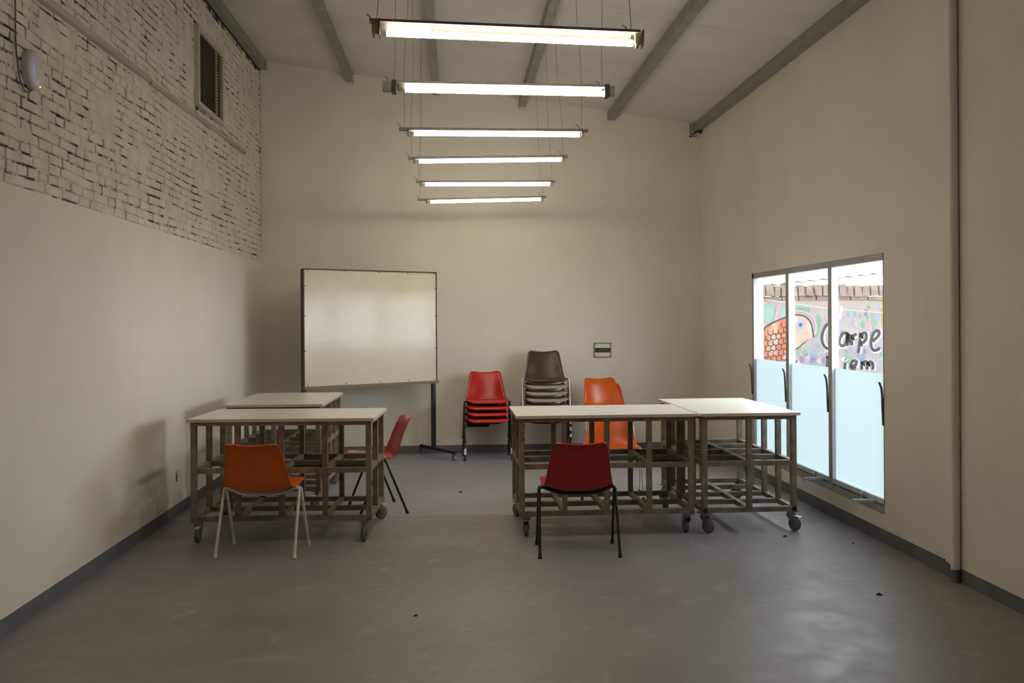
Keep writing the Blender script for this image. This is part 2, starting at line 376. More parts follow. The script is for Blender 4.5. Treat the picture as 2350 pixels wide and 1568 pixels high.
for yc, zc, ry, rz in ((6.4, 2.99, .26, .15), (7.1, 2.83, .2, .12), (8.95, 2.97, .6, .13), (9.1, 2.72, .34, .09), (5.65, 3.27, .25, .07), (7.8, 3.2, .22, .08), (10.3, 2.86, .35, .1), (9.2, 3.5, .55, .06), (8.43, 3.92, .13, .40), (5.2, 2.62, .14, .05), (8.0, 2.52, .2, .05)):
    n = 40; poly = []; ph = [random.uniform(0, 6.3) for _ in range(4)]
    for k in range(n):
        a = 2 * PI * k / n; r = 1 + .16 * math.sin(2 * a + ph[0]) + .13 * math.sin(3 * a + ph[1]) + .1 * math.sin(5 * a + ph[2]) + .08 * math.sin(9 * a + ph[3]); poly.append((yc + ry * r * math.cos(a), zc + rz * r * math.sin(a)))
    mb = MB(); vs = [(XL - .008, y, z) for y, z in poly] + [(XL + .0015, yc + (y - yc) * .9, zc + (z - zc) * .9) for y, z in poly] + [(XL + .0045, yc + (y - yc) * .6, zc + (z - zc) * .6) for y, z in poly]
    mb.add(vs, [(k + o, (k + 1) % n + o, (k + 1) % n + n + o, k + n + o) for k in range(n) for o in (0, n)] + [tuple(range(2 * n, 3 * n))]); mb.build('plaster_patch', M['brick'], wl, smooth=True)
# right wall with the window opening
W0, W1, WZ0, WZ1 = 6.505, 9.465, .205, 2.075
wr = MB()
for lo, hi in (((YF, -.3), (W0, 4.35)), ((W1, -.3), (YB, 4.35)), ((W0, -.3), (W1, WZ0)), ((W0, WZ1), (W1, 4.35))):
    wr.box((XR, lo[0], lo[1]), (XR + .12, hi[0], hi[1]))
wr = wr.build('wall_right', [M['wall']]); tag(wr, kind='structure')
# skirting bands
tag(box('baseboard_left', (XL, YF, 0), (XL + .007, YB, HB), M['skirt']), kind='structure')
tag(box('baseboard_back', (XL + .007, YB - .007, 0), (XR - .007, YB, HB), M['skirt']), kind='structure')
tag(MB().box((XR - .007, 5.68, 0), (XR, YB, HB)).box((XR - .006, YF, 0), (XR, 5.68, HB - .011)).build('baseboard_right', M['skirt']), kind='structure')

# ------------------------------------------------------------------ window
win = empty('window_1', (XR, W0, WZ0), kind='structure')
def wbox(name, y0, y1, z0, z1, x0, x1, mat, parent=win):
    return box(name, (x0, y0, z0), (x1, y1, z1), mat, parent, loc=(-XR, -W0, -WZ0)) if parent is win else box(name, (x0, y0, z0), (x1, y1, z1), mat, parent)
F0, F1 = XR + .004, XR + .055
wbox('frame_head', W0, W1, WZ1 - .05, WZ1, F0, F1, M['alu'])
wbox('frame_sill', W0, W1, WZ0, WZ0 + .055, F0 - .006, F1, M['alu'])
wbox('frame_jamb', W0, W0 + .02, WZ0, WZ1, F0, F1, M['darkalu']); wbox('frame_jamb', W1 - .045, W1, WZ0, WZ1, F0, F1, M['alu'])
MUL = [7.475, 8.455]
for y in MUL:
    m = wbox('mullion', y - .028, y + .028, WZ0 + .05, WZ1 - .05, F0 - .004, F1, M['alu'])
    m2 = wbox('glazing_bead', y - .045, y - .029, WZ0 + .055, WZ1 - .05, F0 - .002, F1, M['lit_bead']); wbox('glazing_bead', y + .029, y + .04, WZ0 + .055, WZ1 - .05, F0 + .012, F1, M['darkalu'])  # pale bead stands in for the mullion's window-lit side face
edges = [(W0 + .02, MUL[0] - .045), (MUL[0] + .04, MUL[1] - .045), (MUL[1] + .04, W1 - .045)]
ZF = 1.205
for (a, b) in edges:
    wbox('bottom_rail', a, b, WZ0 + .062, WZ0 + .10, F0 + .008, F1 - .004, M['paleAlu'])
    wbox('glass_pane', a, b, WZ0 + .1, WZ1 - .05, F0 + .030, F0 + .034, M['glass'])
    wbox('frosted_film', a, b, WZ0 + .1, ZF, F0 + .024, F0 + .0255, M['film'])
wbox('drip_rail', W0, W1, WZ0 + .055, WZ0 + .062, F0 - .003, F1, M['darkalu'])
# lever arms beside each upright and stay bars on the sill
for y in (W0 + .012, MUL[0] + .034, MUL[1] + .034, W1 + .004):
    pts = [(F0 - .006, y, .84), (F0 - .010, y, .95), (F0 - .014, y, 1.06), (F0 - .020, y, 1.115), (F0 - .034, y + .008, 1.15)]
    m = MB()
    for p, q in zip(pts, pts[1:]):
        for sx in (0,): m.prism([(p[0] - .004, p[2]), (q[0] - .004, q[2]), (q[0] + .004, q[2]), (p[0] + .004, p[2])], (0, (p[1] + q[1]) / 2 - .011, 0), (1, 0, 0), (0, 0, 1), (0, .022, 0))
    m.box((F0 - .012, y - .006, .84), (F0 + .002, y + .006, .87))
    m.build('lever_arm', M['darkalu'], win, loc=(-XR, -W0, -WZ0))
for y in (W0 + .17, MUL[0] + .16, MUL[1] + .16):
    m = MB(); mt = Matrix.Translation((F0 - .004, y, WZ0 + .07)) @ Matrix.Rotation(math.radians(-24), 4, 'Z') @ Matrix.Rotation(math.radians(-4), 4, 'Y')
    m.box((-.15, -.011, -.008), (.02, .011, .010), mat=mt); m.box((-.15, -.009, -.02), (-.135, .009, -.004), mat=mt)
    m.build('stay_bar', M['paleAlu'], win, loc=(-XR, -W0, -WZ0))
    m = MB(); m.cyl((F0 - .004, y + .2, WZ0 + .05), (F0 - .004, y + .2, WZ0 + .085), .006, 8); m.box((F0 - .012, y + .19, WZ0 + .08), (F0, y + .23, WZ0 + .09)); m.build('catch', M['paleAlu'], win, loc=(-XR, -W0, -WZ0))

# ------------------------------------------------------------------ outdoors
tag(box('courtyard_ground', (XR + .12, -6, -.12), (22, 30, -.06), M['yard']), kind='structure')
MY = 13.0
MW = tag(box('mural_wall', (3.34, MY, -.06), (12.5, MY + .24, 1.87), M['mural']), 'painted brick garden wall with a fish mural outside the window', 'wall')
def U(u, v): return 4.32 + (u - 1745) * .006325, 2.089 - (v - 655) * .00616 + (u - 1745) * .00006      # mural drawing grid to metres
x = 3.36; k = 0
while x < 9.0:
    w = random.uniform(.085, .125); h = .15 + random.uniform(-.012, .012); d = random.uniform(-.02, .012)
    m = MB(); j = lambda: random.uniform(-.008, .008)
    m.add([(x + j(), MY - .03 + d, 1.935 + j()), (x + w + j(), MY - .03 + d, 1.935 + j()), (x + w + j(), MY + .25, 1.935), (x + j(), MY + .25, 1.935),
           (x + .012 + j(), MY - .015 + d, 1.935 + h + j()), (x + w - .012 + j(), MY - .015 + d, 1.935 + h + j()), (x + w - .012, MY + .23, 1.935 + h), (x + .012, MY + .23, 1.935 + h)],
          [(0, 3, 2, 1), (4, 5, 6, 7), (0, 1, 5, 4), (1, 2, 6, 5), (2, 3, 7, 6), (3, 0, 4, 7)])
    m.build('coping_brick', M['copingbrick'], MW); x += w + random.uniform(.008, .016)
x = 3.36
while x < 9.0:
    w = random.uniform(.2, .26); d = random.uniform(-.012, .01); m = MB()
    m.box((x, MY - .012 + d, 1.872), (x + w, MY + .24, 1.93 + random.uniform(-.006, .003))); m.build('brick', M['copingbrick'], MW); x += w + .014
def ribbon(pts, w, dy):
    pts = [Vector((U(*p)[0], 0, U(*p)[1])) for p in pts]; m = MB(); vs = []
    for i, p in enumerate(pts):
        d = (pts[min(i + 1, len(pts) - 1)] - pts[max(i - 1, 0)]).normalized(); n = Vector((-d.z, 0, d.x)) * w / 2
        vs += [p + n + Vector((0, MY - dy, 0)), p - n + Vector((0, MY - dy, 0))]
    m.add(vs, [(2 * i, 2 * i + 1, 2 * i + 3, 2 * i + 2) for i in range(len(pts) - 1)]); return m
def curve(pts, n=6):
    P = [Vector((a, b)) for a, b in pts]; P = [P[0]] + P + [P[-1]]; out = []
    for i in range(1, len(P) - 2):
        for k in range(n):
            t = k / n; a, b, c, d = P[i - 1:i + 3]
            q = .5 * ((2 * b) + (c - a) * t + (2 * a - 5 * b + 4 * c - d) * t * t + (3 * b - a - 3 * c + d) * t ** 3); out.append((q.x, q.y))
    out.append(tuple(P[-2])); return out
def blob(name, mat, pts, dy, smooth=True):
    pts = curve(pts + [pts[0]], 4)[:-1] if smooth else pts
    m = MB(); m.add([(U(*p)[0], MY - dy, U(*p)[1]) for p in pts], [tuple(range(len(pts)))]); return m.build(name, mat, MW)
def disc(name, mat, u, v, r, dy): return blob(name, mat, [(u + r * math.cos(a * PI / 6), v + r * math.sin(a * PI / 6)) for a in range(12)], dy)
# fish: body, pale face, scales, eye, outline
blob('painted_fin', M['mint'], [(1748, 702), (1772, 698), (1776, 715), (1764, 742), (1752, 728)], .002); blob('painted_fin', M['mint'], [(1790, 706), (1806, 704), (1806, 730), (1790, 733)], .002)
blob('painted_fin', M['pink'], [(1783, 700), (1792, 700), (1784, 735), (1777, 738)], .0025)
blob('painted_leaf', M['green'], [(1822, 702), (1840, 708), (1858, 710), (1852, 720), (1826, 716)], .002); blob('painted_leaf', M['green'], [(1874, 724), (1884, 736), (1876, 772), (1868, 772)], .002)
blob('painted_fish', M['fishorange'], [(1745, 765), (1756, 752), (1775, 742), (1800, 731), (1825, 724), (1848, 729), (1862, 748), (1866, 775), (1850, 782), (1836, 800), (1812, 805), (1792, 832), (1744, 833)], .003)
blob('painted_face', M['fishpale'], [(1806, 731), (1826, 726), (1848, 731), (1861, 750), (1864, 776), (1848, 782), (1834, 797), (1812, 803), (1806, 770)], .004)
ribbon(curve([(1748, 764), (1758, 750), (1778, 739), (1804, 729), (1826, 724), (1846, 728), (1860, 744), (1866, 776)]), .02, .006).build('painted_outline', M['blackpaint'], MW)
ribbon(curve([(1812, 716), (1840, 716), (1862, 728), (1872, 750), (1868, 772)]), .03, .0035).build('painted_outline', M['pink'], MW)
ribbon(curve([(1818, 805), (1830, 800), (1842, 790), (1848, 787)]), .014, .006).build('painted_mouth', M['blackpaint'], MW)
disc('painted_eye', M['sky'], 1836, 747, 10.5, .006); disc('painted_eye', M['violet'], 1836, 747, 5.0, .007); disc('painted_pupil', M['blackpaint'], 1836, 747, 2.6, .008)
for r_ in range(7):
    for c_ in range(6):
        u, v = 1750 + c_ * 12 + (r_ % 2) * 5, 752 + r_ * 12.5 + c_ * -1.5
        if u > 1806 or (v < 775 - (u - 1745) * .6) or v > 830: continue
        ribbon(curve([(u - 6, v - 4), (u - 5, v + 4), (u + 2, v + 7), (u + 7, v + 3)], 3), .012, .006).build('painted_scale', M['blackpaint'], MW)
# lettering
STK = {'C': [[(1905, 744), (1896, 748), (1887, 765), (1885, 783), (1890, 797), (1899, 803), (1908, 801)]],
       'a': [[(1944, 768), (1935, 768), (1927, 778), (1925, 790), (1930, 797), (1938, 794), (1943, 780), (1944, 768)], [(1944, 766), (1943, 783), (1945, 796)]],
       'r': [[(1952, 772), (1954, 796)], [(1953, 781), (1959, 773), (1965, 771)]],
       'p': [[(1974, 768), (1971, 795), (1968, 815)], [(1973, 777), (1981, 768), (1987, 771), (1986, 783), (1979, 791), (1972, 791)]],
       'e': [[(2001, 787), (2010, 781), (2017, 771), (2014, 763), (2005, 768), (1999, 782), (1998, 797), (2003, 808), (2012, 808), (2018, 803)]],
       'D': [[(1898, 822), (1895, 850)], [(1894, 822), (1910, 826), (1914, 840), (1905, 851), (1894, 851)]],
       'i': [[(1938, 836), (1937, 852)], [(1938, 828), (1939, 830)]], 'e2': [[(1952, 846), (1962, 842), (1964, 834), (1957, 832), (1951, 840), (1952, 850), (1962, 851)]],
       'm': [[(1976, 834), (1976, 853)], [(1977, 840), (1984, 834), (1989, 839), (1988, 853)], [(1989, 841), (1996, 835), (2002, 840), (2001, 854)]]}
for ch, strokes in STK.items():
    m, h = MB(), MB()
    for s_ in strokes:
        q = curve(s_, 5); a = ribbon(q, .042, .006); m.add(a.v, a.f); b_ = ribbon([(p[0] + 1.6, p[1] + 1.6) for p in q], .075, .003); h.add(b_.v, b_.f)
    h.build('letter_outline', M['whitepaint'], MW); m.build('letter', M['blackpaint'], MW)
for i in range(46):
    u, v = random.uniform(1868, 2030), random.uniform(705, 835)
    c = random.choice(['green', 'pink', 'sky', 'violet', 'mint', 'whitepaint', 'green', 'pink']); a, b_ = random.uniform(2.5, 6), random.uniform(4, 11)
    blob('paint_dab', M[c], [(u - a, v), (u, v - b_), (u + a, v + random.uniform(-2, 2)), (u, v + b_)], .0015 + .00002 * i)
blob('paint_dab', M['yellow'], [(2022, 690), (2030, 690), (2030, 755), (2024, 755)], .002, False)
for u, v, c in ((1838, 826, 'violet'), (1852, 822, 'pink'), (1846, 812, 'green'), (1864, 828, 'violet'), (1878, 832, 'pink'), (1822, 828, 'sky'), (1890, 830, 'violet'), (1830, 834, 'pink')):
    blob('painted_flower', M[c], [(u - 6, v), (u - 2, v - 7), (u + 4, v - 5), (u + 6, v + 3), (u, v + 8)], .0025)
m = MB().tube([(3.6, MY - .12, 1.97), (4.32, MY - .12, 1.885), (5.2, MY - .12, 1.76), (6.1, MY - .12, 1.68), (8, MY - .12, 1.60)], .006, 6)
m.build('line_wire', M['whitepaint'], MW)
m = MB()
for k in range(60):
    y0 = 4.4 + k * .2
    m.prism([(0, 0), (.1, .03), (.2, 0), (.2, -.012), (.1, .018), (0, -.012)], (y0, MY + 1.2, 2.08 + (y0 - 4.4) * .1), (1, 0, .1), (0, 0, 1), (0, 3.5, .22))
roof = empty('outdoor_roof', (8, MY + 1.2, -.06), 0, 'pale corrugated roof beyond the mural wall', 'roof')
m.build('roof_sheet', M['roof'], roof, loc=(-8, -MY - 1.2, .06))
box('wall', (-3.3, .3, 0), (8.0, 3.4, 2.0), M['outer'], roof)
random.seed(11)
def foliage(name, cx, cy, cz, rx, rz, label):
    t = empty(name, (cx, cy, -.06), 0, label, 'tree')
    MB().tube([(0, 0, 0), (.05, 0, cz * .6), (0, .05, cz)], [.12, .09, .05], 8).build('trunk', M['tray'], t)
    m = MB()
    for k in range(900):
        d = Vector((random.gauss(0, .45), random.gauss(0, .45), random.gauss(0, .45))); p = Vector((d.x * rx, d.y * rx, cz + d.z * rz)); s = random.uniform(.06, .13)
        a, b_ = Vector((random.uniform(-1, 1), random.uniform(-1, 1), random.uniform(-1, 1))).normalized() * s, Vector((random.uniform(-1, 1), random.uniform(-1, 1), random.uniform(-1, 1))).normalized() * s
        m.add([p - a, p + b_ * .5, p + a, p - b_ * .5], [(0, 1, 2, 3)])
    tag(m.build('crown', M['leaf'], t), kind='stuff')
foliage('tree', 7.45, MY + 8.5, 2.9, 1.1, .36, 'pale green tree top showing over the roof outside')

# ------------------------------------------------------------------ worktables
T = .04
def make_table(L, W, label, wheels, x_mesh_cells, rusty=False):
    t = empty('worktable', (0, 0, 0), 0, label, 'table', 'white topped steel worktables on casters')
    H0, H1 = .879, .901
    top = MB(); top.box((-L / 2, -W / 2, H0), (L / 2, W / 2, H1), 0, None, 1); top.build('tabletop', [M['laminate'], M['edge']], t)
    o = .022; ax, ay = L / 2 - o - T / 2, W / 2 - o - T / 2
    ms = M['steel']; h = T / 2
    post = MB().box((-h, -h, .150), (h, h, H0 - .0005)).mesh('corner_post', ms)
    mid = MB().box((-h + .001, -h + .001, .187), (h - .001, h - .001, H0 - .028)).mesh('post', M['rust'] if rusty else ms)
    for sx in (-1, 1):
        for sy in (-1, 1): inst('corner_post', post, t, (sx * ax, sy * ay, 0))
        inst('post', mid, t, (sx * ax, 0, 0))
    xsi = [-ax / 2, 0, ax / 2]
    for sy in (-1, 1):
        for x in xsi: inst('post', mid, t, (x, sy * ay, 0))
    hh = h - .0015
    longr = MB().box((-ax, -hh, -hh), (ax, hh, hh)).mesh('long_rail', ms); shortr = MB().box((-hh, -ay, -hh), (hh, ay, hh)).mesh('short_rail', ms)
    cross = MB().box((-hh + .001, -ay, -hh + .001), (hh - .001, ay, hh - .0005)).mesh('crossbar', ms)
    for z in (.171, .520):
        for sy in (-1, 0, 1): inst('long_rail' if sy else 'middle_rail', longr, t, (0, sy * ay, z - (0 if sy else .0008)))
        for sx in (-1, 1): inst('short_rail', shortr, t, (sx * ax, 0, z))
        for x in xsi: inst('crossbar', cross, t, (x, 0, z))
    longt = MB().box((-ax, -hh, -.014), (ax, hh, .014)).mesh('top_rail', ms); shortt = MB().box((-hh, -ay, -.014), (hh, ay, .014)).mesh('top_rail', ms)
    for sy in (-1, 1): inst('top_rail', longt, t, (0, sy * ay, H0 - .0155))
    for sx in (-1, 1): inst('top_rail', shortt, t, (sx * ax, 0, H0 - .0155))
    # expanded metal under some shelf cells
    if x_mesh_cells:
        m = MB()
        for (cx, cy) in x_mesh_cells:
            x0 = -ax + cx * ax / 2 + .02; y0 = (-ay if cy == 0 else 0) + .02; cw, chh = ax / 2 - .04, ay - .04; n = 18; zz = .5005
            for k in range(n + 8):
                for s in (1, -1):
                    xa = x0 + (k - 4) * cw / n; xb = xa + s * cw * .22
                    ca, cb = max(x0, min(x0 + cw, xa)), max(x0, min(x0 + cw, xb))
                    if abs(ca - cb) < 1e-4: continue
                    ta, tb = (ca - xa) / (xb - xa), (cb - xa) / (xb - xa)
                    for q in range(4):
                        pa = Vector((ca, y0 + (q + ta) * chh / 4, zz)); pb = Vector((cb, y0 + (q + tb) * chh / 4, zz)); m.tube([pa, pb], .0022, 3, False)
        tag(m.build('mesh_shelf', M['mesh'], t), kind='stuff')
    # casters
    for (sx, sy, ang) in wheels:
        c = MB(); c.box((-.045, -.035, .142), (.045, .035, .150)).cyl((0, 0, .124), (0, 0, .143), .027, 14)
        for s in (-1, 1):
            c.prism([(-.026, .128), (.026, .128), (.046, .056), (.032, .044), (.004, .084), (-.024, .108)], (0, s * .0215 - .002, 0), (1, 0, 0), (0, 0, 1), (0, .004, 0))
        c.cyl((.036, -.026, .054), (.036, .026, .054), .006, 8)
        cx, cy = sx * (ax - .032), sy * (ay - .008)
        co = c.build('caster', M['castermetal'], t, (cx, cy, 0), (0, 0, ang))
        w = MB(); w.tube([(.036, y, .054) for y in (-.0175, -.0135, -.006, .006, .0135, .0175)], [.041, .050, .0535, .0535, .050, .041], 24); w.cyl((.036, -.0195, .054), (.036, .0195, .054), .016, 12)
        w.build('wheel', M['rubber'], co, smooth=True)
        b_ = MB(); b_.box((.040, -.013, .116), (.088, .013, .122), 0, Matrix.Rotation(.08, 4, 'Y')).box((.018, -.007, .108), (.046, .007, .122)); b_.build('brake_pedal', M['chrome'] if (sx + sy) else M['castermetal'], co)
    return t, ax, ay
def caster_set(a): return [(-1, -1, a[0]), (1, -1, a[1]), (1, 1, a[2]), (-1, 1, a[3])]
L, W = 1.36, .8137
t, _, _ = make_table(L, W, 'white topped steel worktable by the left wall with orange chair in front', caster_set((-1.5, -1.65, .7, 2.2)), [(3, 0), (2, 0), (2, 1)], True); t.location = (-1.2522, 7.3189, 0); t.rotation_euler.z = -.0458
t, _, _ = make_table(L, W, 'white topped steel worktable with red chair in front, stacked chairs behind', caster_set((1.5, 1.62, 1.2, 2.0)), [(3, 1), (3, 0)]); t.location = (1.1290, 7.3061, 0); t.rotation_euler.z = .0072
t, tax, tay = make_table(1.357, .771, 'white topped steel worktable turned end-on beside the window', caster_set((-2.66, 1.2, .4, -2.58)), [(0, 1), (1, 1)]); t.location = (2.2025, 7.5835, 0); t.rotation_euler.z = PI / 2 + .0166
for sy in (-1, 1): box('tube_hollow_shade', (-tax - .0205, sy * tay - .015, .156), (-tax - .0195, sy * tay + .015, .187), M['black'], t)  # flat black plates paint the shade inside the open tube ends
t, _, _ = make_table(L, .84, 'white topped steel worktable end-on behind another table, near the whiteboard', caster_set((2.6, 2.0, 1.1, .4)), [(1, 0), (2, 0)]); t.location = (-1.545, 8.80, 0); t.rotation_euler.z = PI / 2 - .012

# ------------------------------------------------------------------ moulded chairs
PROF = [(.272, .444, .214, 0), (.272, .460, .226, .0), (.262, .473, .236, .003), (.235, .480, .242, .008), (.19, .478, .246, .013), (.13, .468, .248, .019), (.06, .454, .248, .027),
        (0, .442, .247, .036), (-.06, .433, .245, .044), (-.105, .435, .241, .051), (-.138, .452, .237, .053), (-.160, .488, .231, .051), (-.177, .54, .222, .047), (-.194, .60, .212, .043),
        (-.210, .655, .203, .037), (-.225, .705, .195, .030), (-.239, .745, .188, .024), (-.252, .768, .182, .018), (-.266, .778, .177, .012), (-.282, .774, .172, .006)]
def spline(P, n):
    P = [Vector(p) for p in P]; Q = [P[0] * 2 - P[1]] + P + [P[-1] * 2 - P[-2]]; out = []
    for i in range(1, len(Q) - 2):
        for k in range(n):
            t = k / n; a, b, c, d = Q[i - 1:i + 3]
            out.append(.5 * ((2 * b) + (c - a) * t + (2 * a - 5 * b + 4 * c - d) * t * t + (3 * b - a - 3 * c + d) * t ** 3))
    out.append(P[-1]); return out
def shell_mesh(name, mat):
    fine = [Vector(r) for r in spline(PROF, 10)]
    arc_l = [0.0]
    for p, q in zip(fine, fine[1:]): arc_l.append(arc_l[-1] + math.hypot(q[0] - p[0], q[1] - p[1]))
    TL = arc_l[-1]; rf, rb = .065, .055
    ts = [0, .004, .012, .024, .04, .06] + [.06 + (TL - .115) * k / 26 for k in range(1, 27)] + [TL - .04, TL - .027, TL - .015, TL - .006, TL]
    def at(t):
        for i in range(len(arc_l) - 1):
            if arc_l[i + 1] >= t:
                k = (t - arc_l[i]) / max(1e-9, arc_l[i + 1] - arc_l[i]); return fine[i].lerp(fine[i + 1], k)
        return fine[-1].copy()
    rows = []
    for t in ts:
        r = at(t)
        if t < rf: r[2] -= (rf - math.sqrt(max(0, rf * rf - (rf - t) ** 2))) * .9
        if TL - t < rb: r[2] -= (rb - math.sqrt(max(0, rb * rb - (rb - (TL - t)) ** 2))) * .9
        rows.append(r)
    nr = len(rows)
    us = [-1, -.975, -.93, -.86, -.76, -.62, -.45, -.24, 0, .24, .45, .62, .76, .86, .93, .975, 1]
    nc = len(us)
    grid = []
    for i, r in enumerate(rows):
        t = ts[i]; p, q = at(max(0, t - .02)), at(min(TL, t + .02)); ty, tz = q[0] - p[0], q[1] - p[1]; l = math.hypot(ty, tz)
        ny, nz = tz / l, -ty / l            # towards the sitter: up on the seat, forward on the back
        line = []
        for u in us:
            e = abs(u); off = r[3] * e ** 2.2
            roll = max(0, (e - .84) / .16); off -= .013 * roll ** 2
            sad = .010 * (e ** 2 - .35) * max(0, 1 - (TL - t) / .12)
            line.append(Vector((r[2] * u, r[0] + ny * off, r[1] + nz * off + sad)))
        grid.append(line)
    # soften the four corners by pulling corner columns inward at the two ends
    m = MB(); vs = [p for ln in grid for p in ln]
    fs = [(i * nc + k, i * nc + k + 1, (i + 1) * nc + k + 1, (i + 1) * nc + k) for i in range(nr - 1) for k in range(nc - 1)]
    me = bpy.data.meshes.new(name); me.from_pydata([tuple(p) for p in vs], [], fs)
    bm = bmesh.new(); bm.from_mesh(me); bmesh.ops.recalc_face_normals(bm, faces=bm.faces)
    bm.to_mesh(me); bm.free()
    o = bpy.data.objects.new(name, me); COL.objects.link(o)
    s = o.modifiers.new('s', 'SOLIDIFY'); s.thickness = .006; s.offset = 0
    ss = o.modifiers.new('b', 'SUBSURF'); ss.levels = 1; ss.render_levels = 1
    dg = bpy.context.evaluated_depsgraph_get(); dg.update()
    out = bpy.data.meshes.new_from_object(o.evaluated_get(dg)); out.name = name
    bpy.data.objects.remove(o); bpy.data.meshes.remove(me)
    out.materials.clear(); out.materials.append(mat); out.polygons.foreach_set('use_smooth', [True] * len(out.polygons)); out.update(); return out
SHELL = {}
LEGM = {}
def make_chair(shell, metal, cap, label, group, sleeve=None):
    t = empty('plastic_chair', (0, 0, 0), 0, label, 'chair', group)
    if shell not in SHELL: SHELL[shell] = shell_mesh('seat_shell', M[shell])
    inst('seat_shell', SHELL[shell], t)
    R = .0115 if metal == 'chrome' else (.0078 if metal == 'thinchrome' else .0103); AZ = .022 if metal == 'chrome' else 0
    for sy in (-1, 1):
        for sx in (-1, 1):
            key = (metal, sx, sy)
            if key not in LEGM:
                p = fillet([(sx * .271, sy * .2, .004), (sx * (.264 + AZ * .5), sy * .022, .443 + AZ), (sx * .238, sy * .016, .450)], .05, 8)
                LEGM[key] = MB().tube(p, R, 10).mesh('leg', M[metal], True)
            lg = inst('leg', LEGM[key], t)
            ck = ('cap', cap, sx, sy)
            if ck not in LEGM:
                d = Vector((sx * -.007, sy * -.178, .439)).normalized(); b0 = Vector((sx * .271, sy * .2, 0.001))
                LEGM[ck] = MB().tube([b0, b0 + d * .03, b0 + d * .034], [.0138, .0132, .0112], 10).mesh('foot_cap', M[cap], True)
            inst('foot_cap', LEGM[ck], lg)
            if sleeve and sy > 0:
                d = Vector((sx * -.007, sy * -.178, .439)).normalized(); b0 = Vector((sx * .271, sy * .2, 0.0))
                MB().tube([b0 + d * .0, b0 + d * .085], .0155, 10).build('leg_sleeve', M[sleeve], lg, smooth=True)
        key = (metal, 'c', sy)
        if key not in LEGM:
            p = fillet([(-.240, sy * .0165, .449), (-.135, sy * .055, .412), (.135, sy * .055, .412), (.240, sy * .0165, .449)], .05, 8)
            LEGM[key] = MB().tube(p, R, 10).mesh('cross_tube', M[metal], True)
        inst('cross_tube', LEGM[key], t)
    return t
def place(t, x, y, r, z=0): t.location = (x, y, z); t.rotation_euler = (0, 0, r); return t
def fwd(x, y, r, d=.2): return x - math.sin(r) * d, y + math.cos(r) * d
x, y = fwd(-1.3632, 6.4536, -.094)
place(make_chair('orange', 'whitemetal', 'whitecap', 'orange plastic chair with white legs, seen from behind at the left table', 'loose chairs at the worktables'), x, y, -.094)
x, y = fwd(.8387, 6.281, -.0323)
place(make_chair('crimson', 'blackmetal', 'blackcap', 'dark red plastic chair with black legs, seen from behind at the right table', 'loose chairs at the worktables'), x, y, -.0323)
x, y = fwd(-.4697, 8.1274, 1.8382)
place(make_chair('crimson', 'blackmetal', 'blackcap', 'red plastic chair seen side-on, tucked beside the left table', 'loose chairs at the worktables'), x, y, 1.8382)
place(make_chair('orange', 'thinchrome', 'blackcap', 'orange plastic chair with thin chrome legs facing the camera behind a worktable', 'loose chairs at the worktables'), 1.415, 8.43, PI - .11)
red = ['red plastic chair on top of the red stack by the back wall', 'red plastic chair second from the top of the red stack', 'red plastic chair third from the top of the red stack', 'red plastic chair at the bottom of the red stack']
for k in range(4):
    c = make_chair('red', 'blackmetal', 'blackcap', red[3 - k], 'red chairs stacked at the back wall', 'whitecap' if k in (1,) else None)
    place(c, .377, 10.965, PI + .035 + (0, .015, -.01, .01)[k], .0725 * k)
names = ['bottom', 'sixth', 'fifth', 'fourth', 'third', 'second', 'top']
for k in range(7):
    lab = 'dark brown plastic chair on top of the tall stack by the back wall' if k == 6 else ('grey plastic chair at the bottom of the tall brown-topped stack' if k == 0 else 'grey plastic chair %s from the top of the brown-topped stack' % names[k])
    c = make_chair('brown' if k == 6 else 'greige', 'chrome' if k >= 3 else 'blackmetal', 'blackcap', lab, 'chairs in the tall brown-topped stack')
    place(c, 1.062, 10.93, PI - .01 + (0, .01, -.008, .006, -.01, .008, 0)[k], .0765 * k)
orl = ['orange plastic chair at the bottom of the orange stack by the back wall', 'orange plastic chair in the middle of the orange stack', 'orange plastic chair on top of the orange stack']
for k in range(3):
    c = make_chair('orangered' if k < 2 else 'orange', 'thinchrome', 'blackcap', orl[k], 'orange chairs stacked at the back wall')
    place(c, 1.735 + (.04, .035, 0)[k], 10.68, PI + .16 - (.1, .1, .0)[k], .072 * k)

# ------------------------------------------------------------------ whiteboard on wheels
A, B = Vector((-1.637, 10.27, 0)), Vector((-.213, 11.15, 0)); d = (B - A); BW = d.length; ang = math.atan2(d.y, d.x); mid = (A + B) / 2
wbd = empty('whiteboard', (mid.x, mid.y, 0), ang, 'wheeled whiteboard on dark posts standing angled before the back wall', 'whiteboard')
Z0, Z1 = .905, 2.19; hw = BW / 2
box('board', (-hw + .012, -.012, Z0), (hw - .012, .012, Z1 - .012), M['board'], wbd)
MB().box((-hw, -.018, Z1 - .014), (hw, .016, Z1)).build('top_trim', M['darkframe'], wbd)
for s in (-1, 1): box('side_trim', (s * hw - (.0 if s < 0 else .012), -.018, Z0), (s * hw + (.012 if s < 0 else 0), .016, Z1 - .014), M['darkframe'], wbd)
box('pen_tray', (-hw - .004, -.05, Z0 - .03), (hw + .004, .014, Z0), M['tray'], wbd)
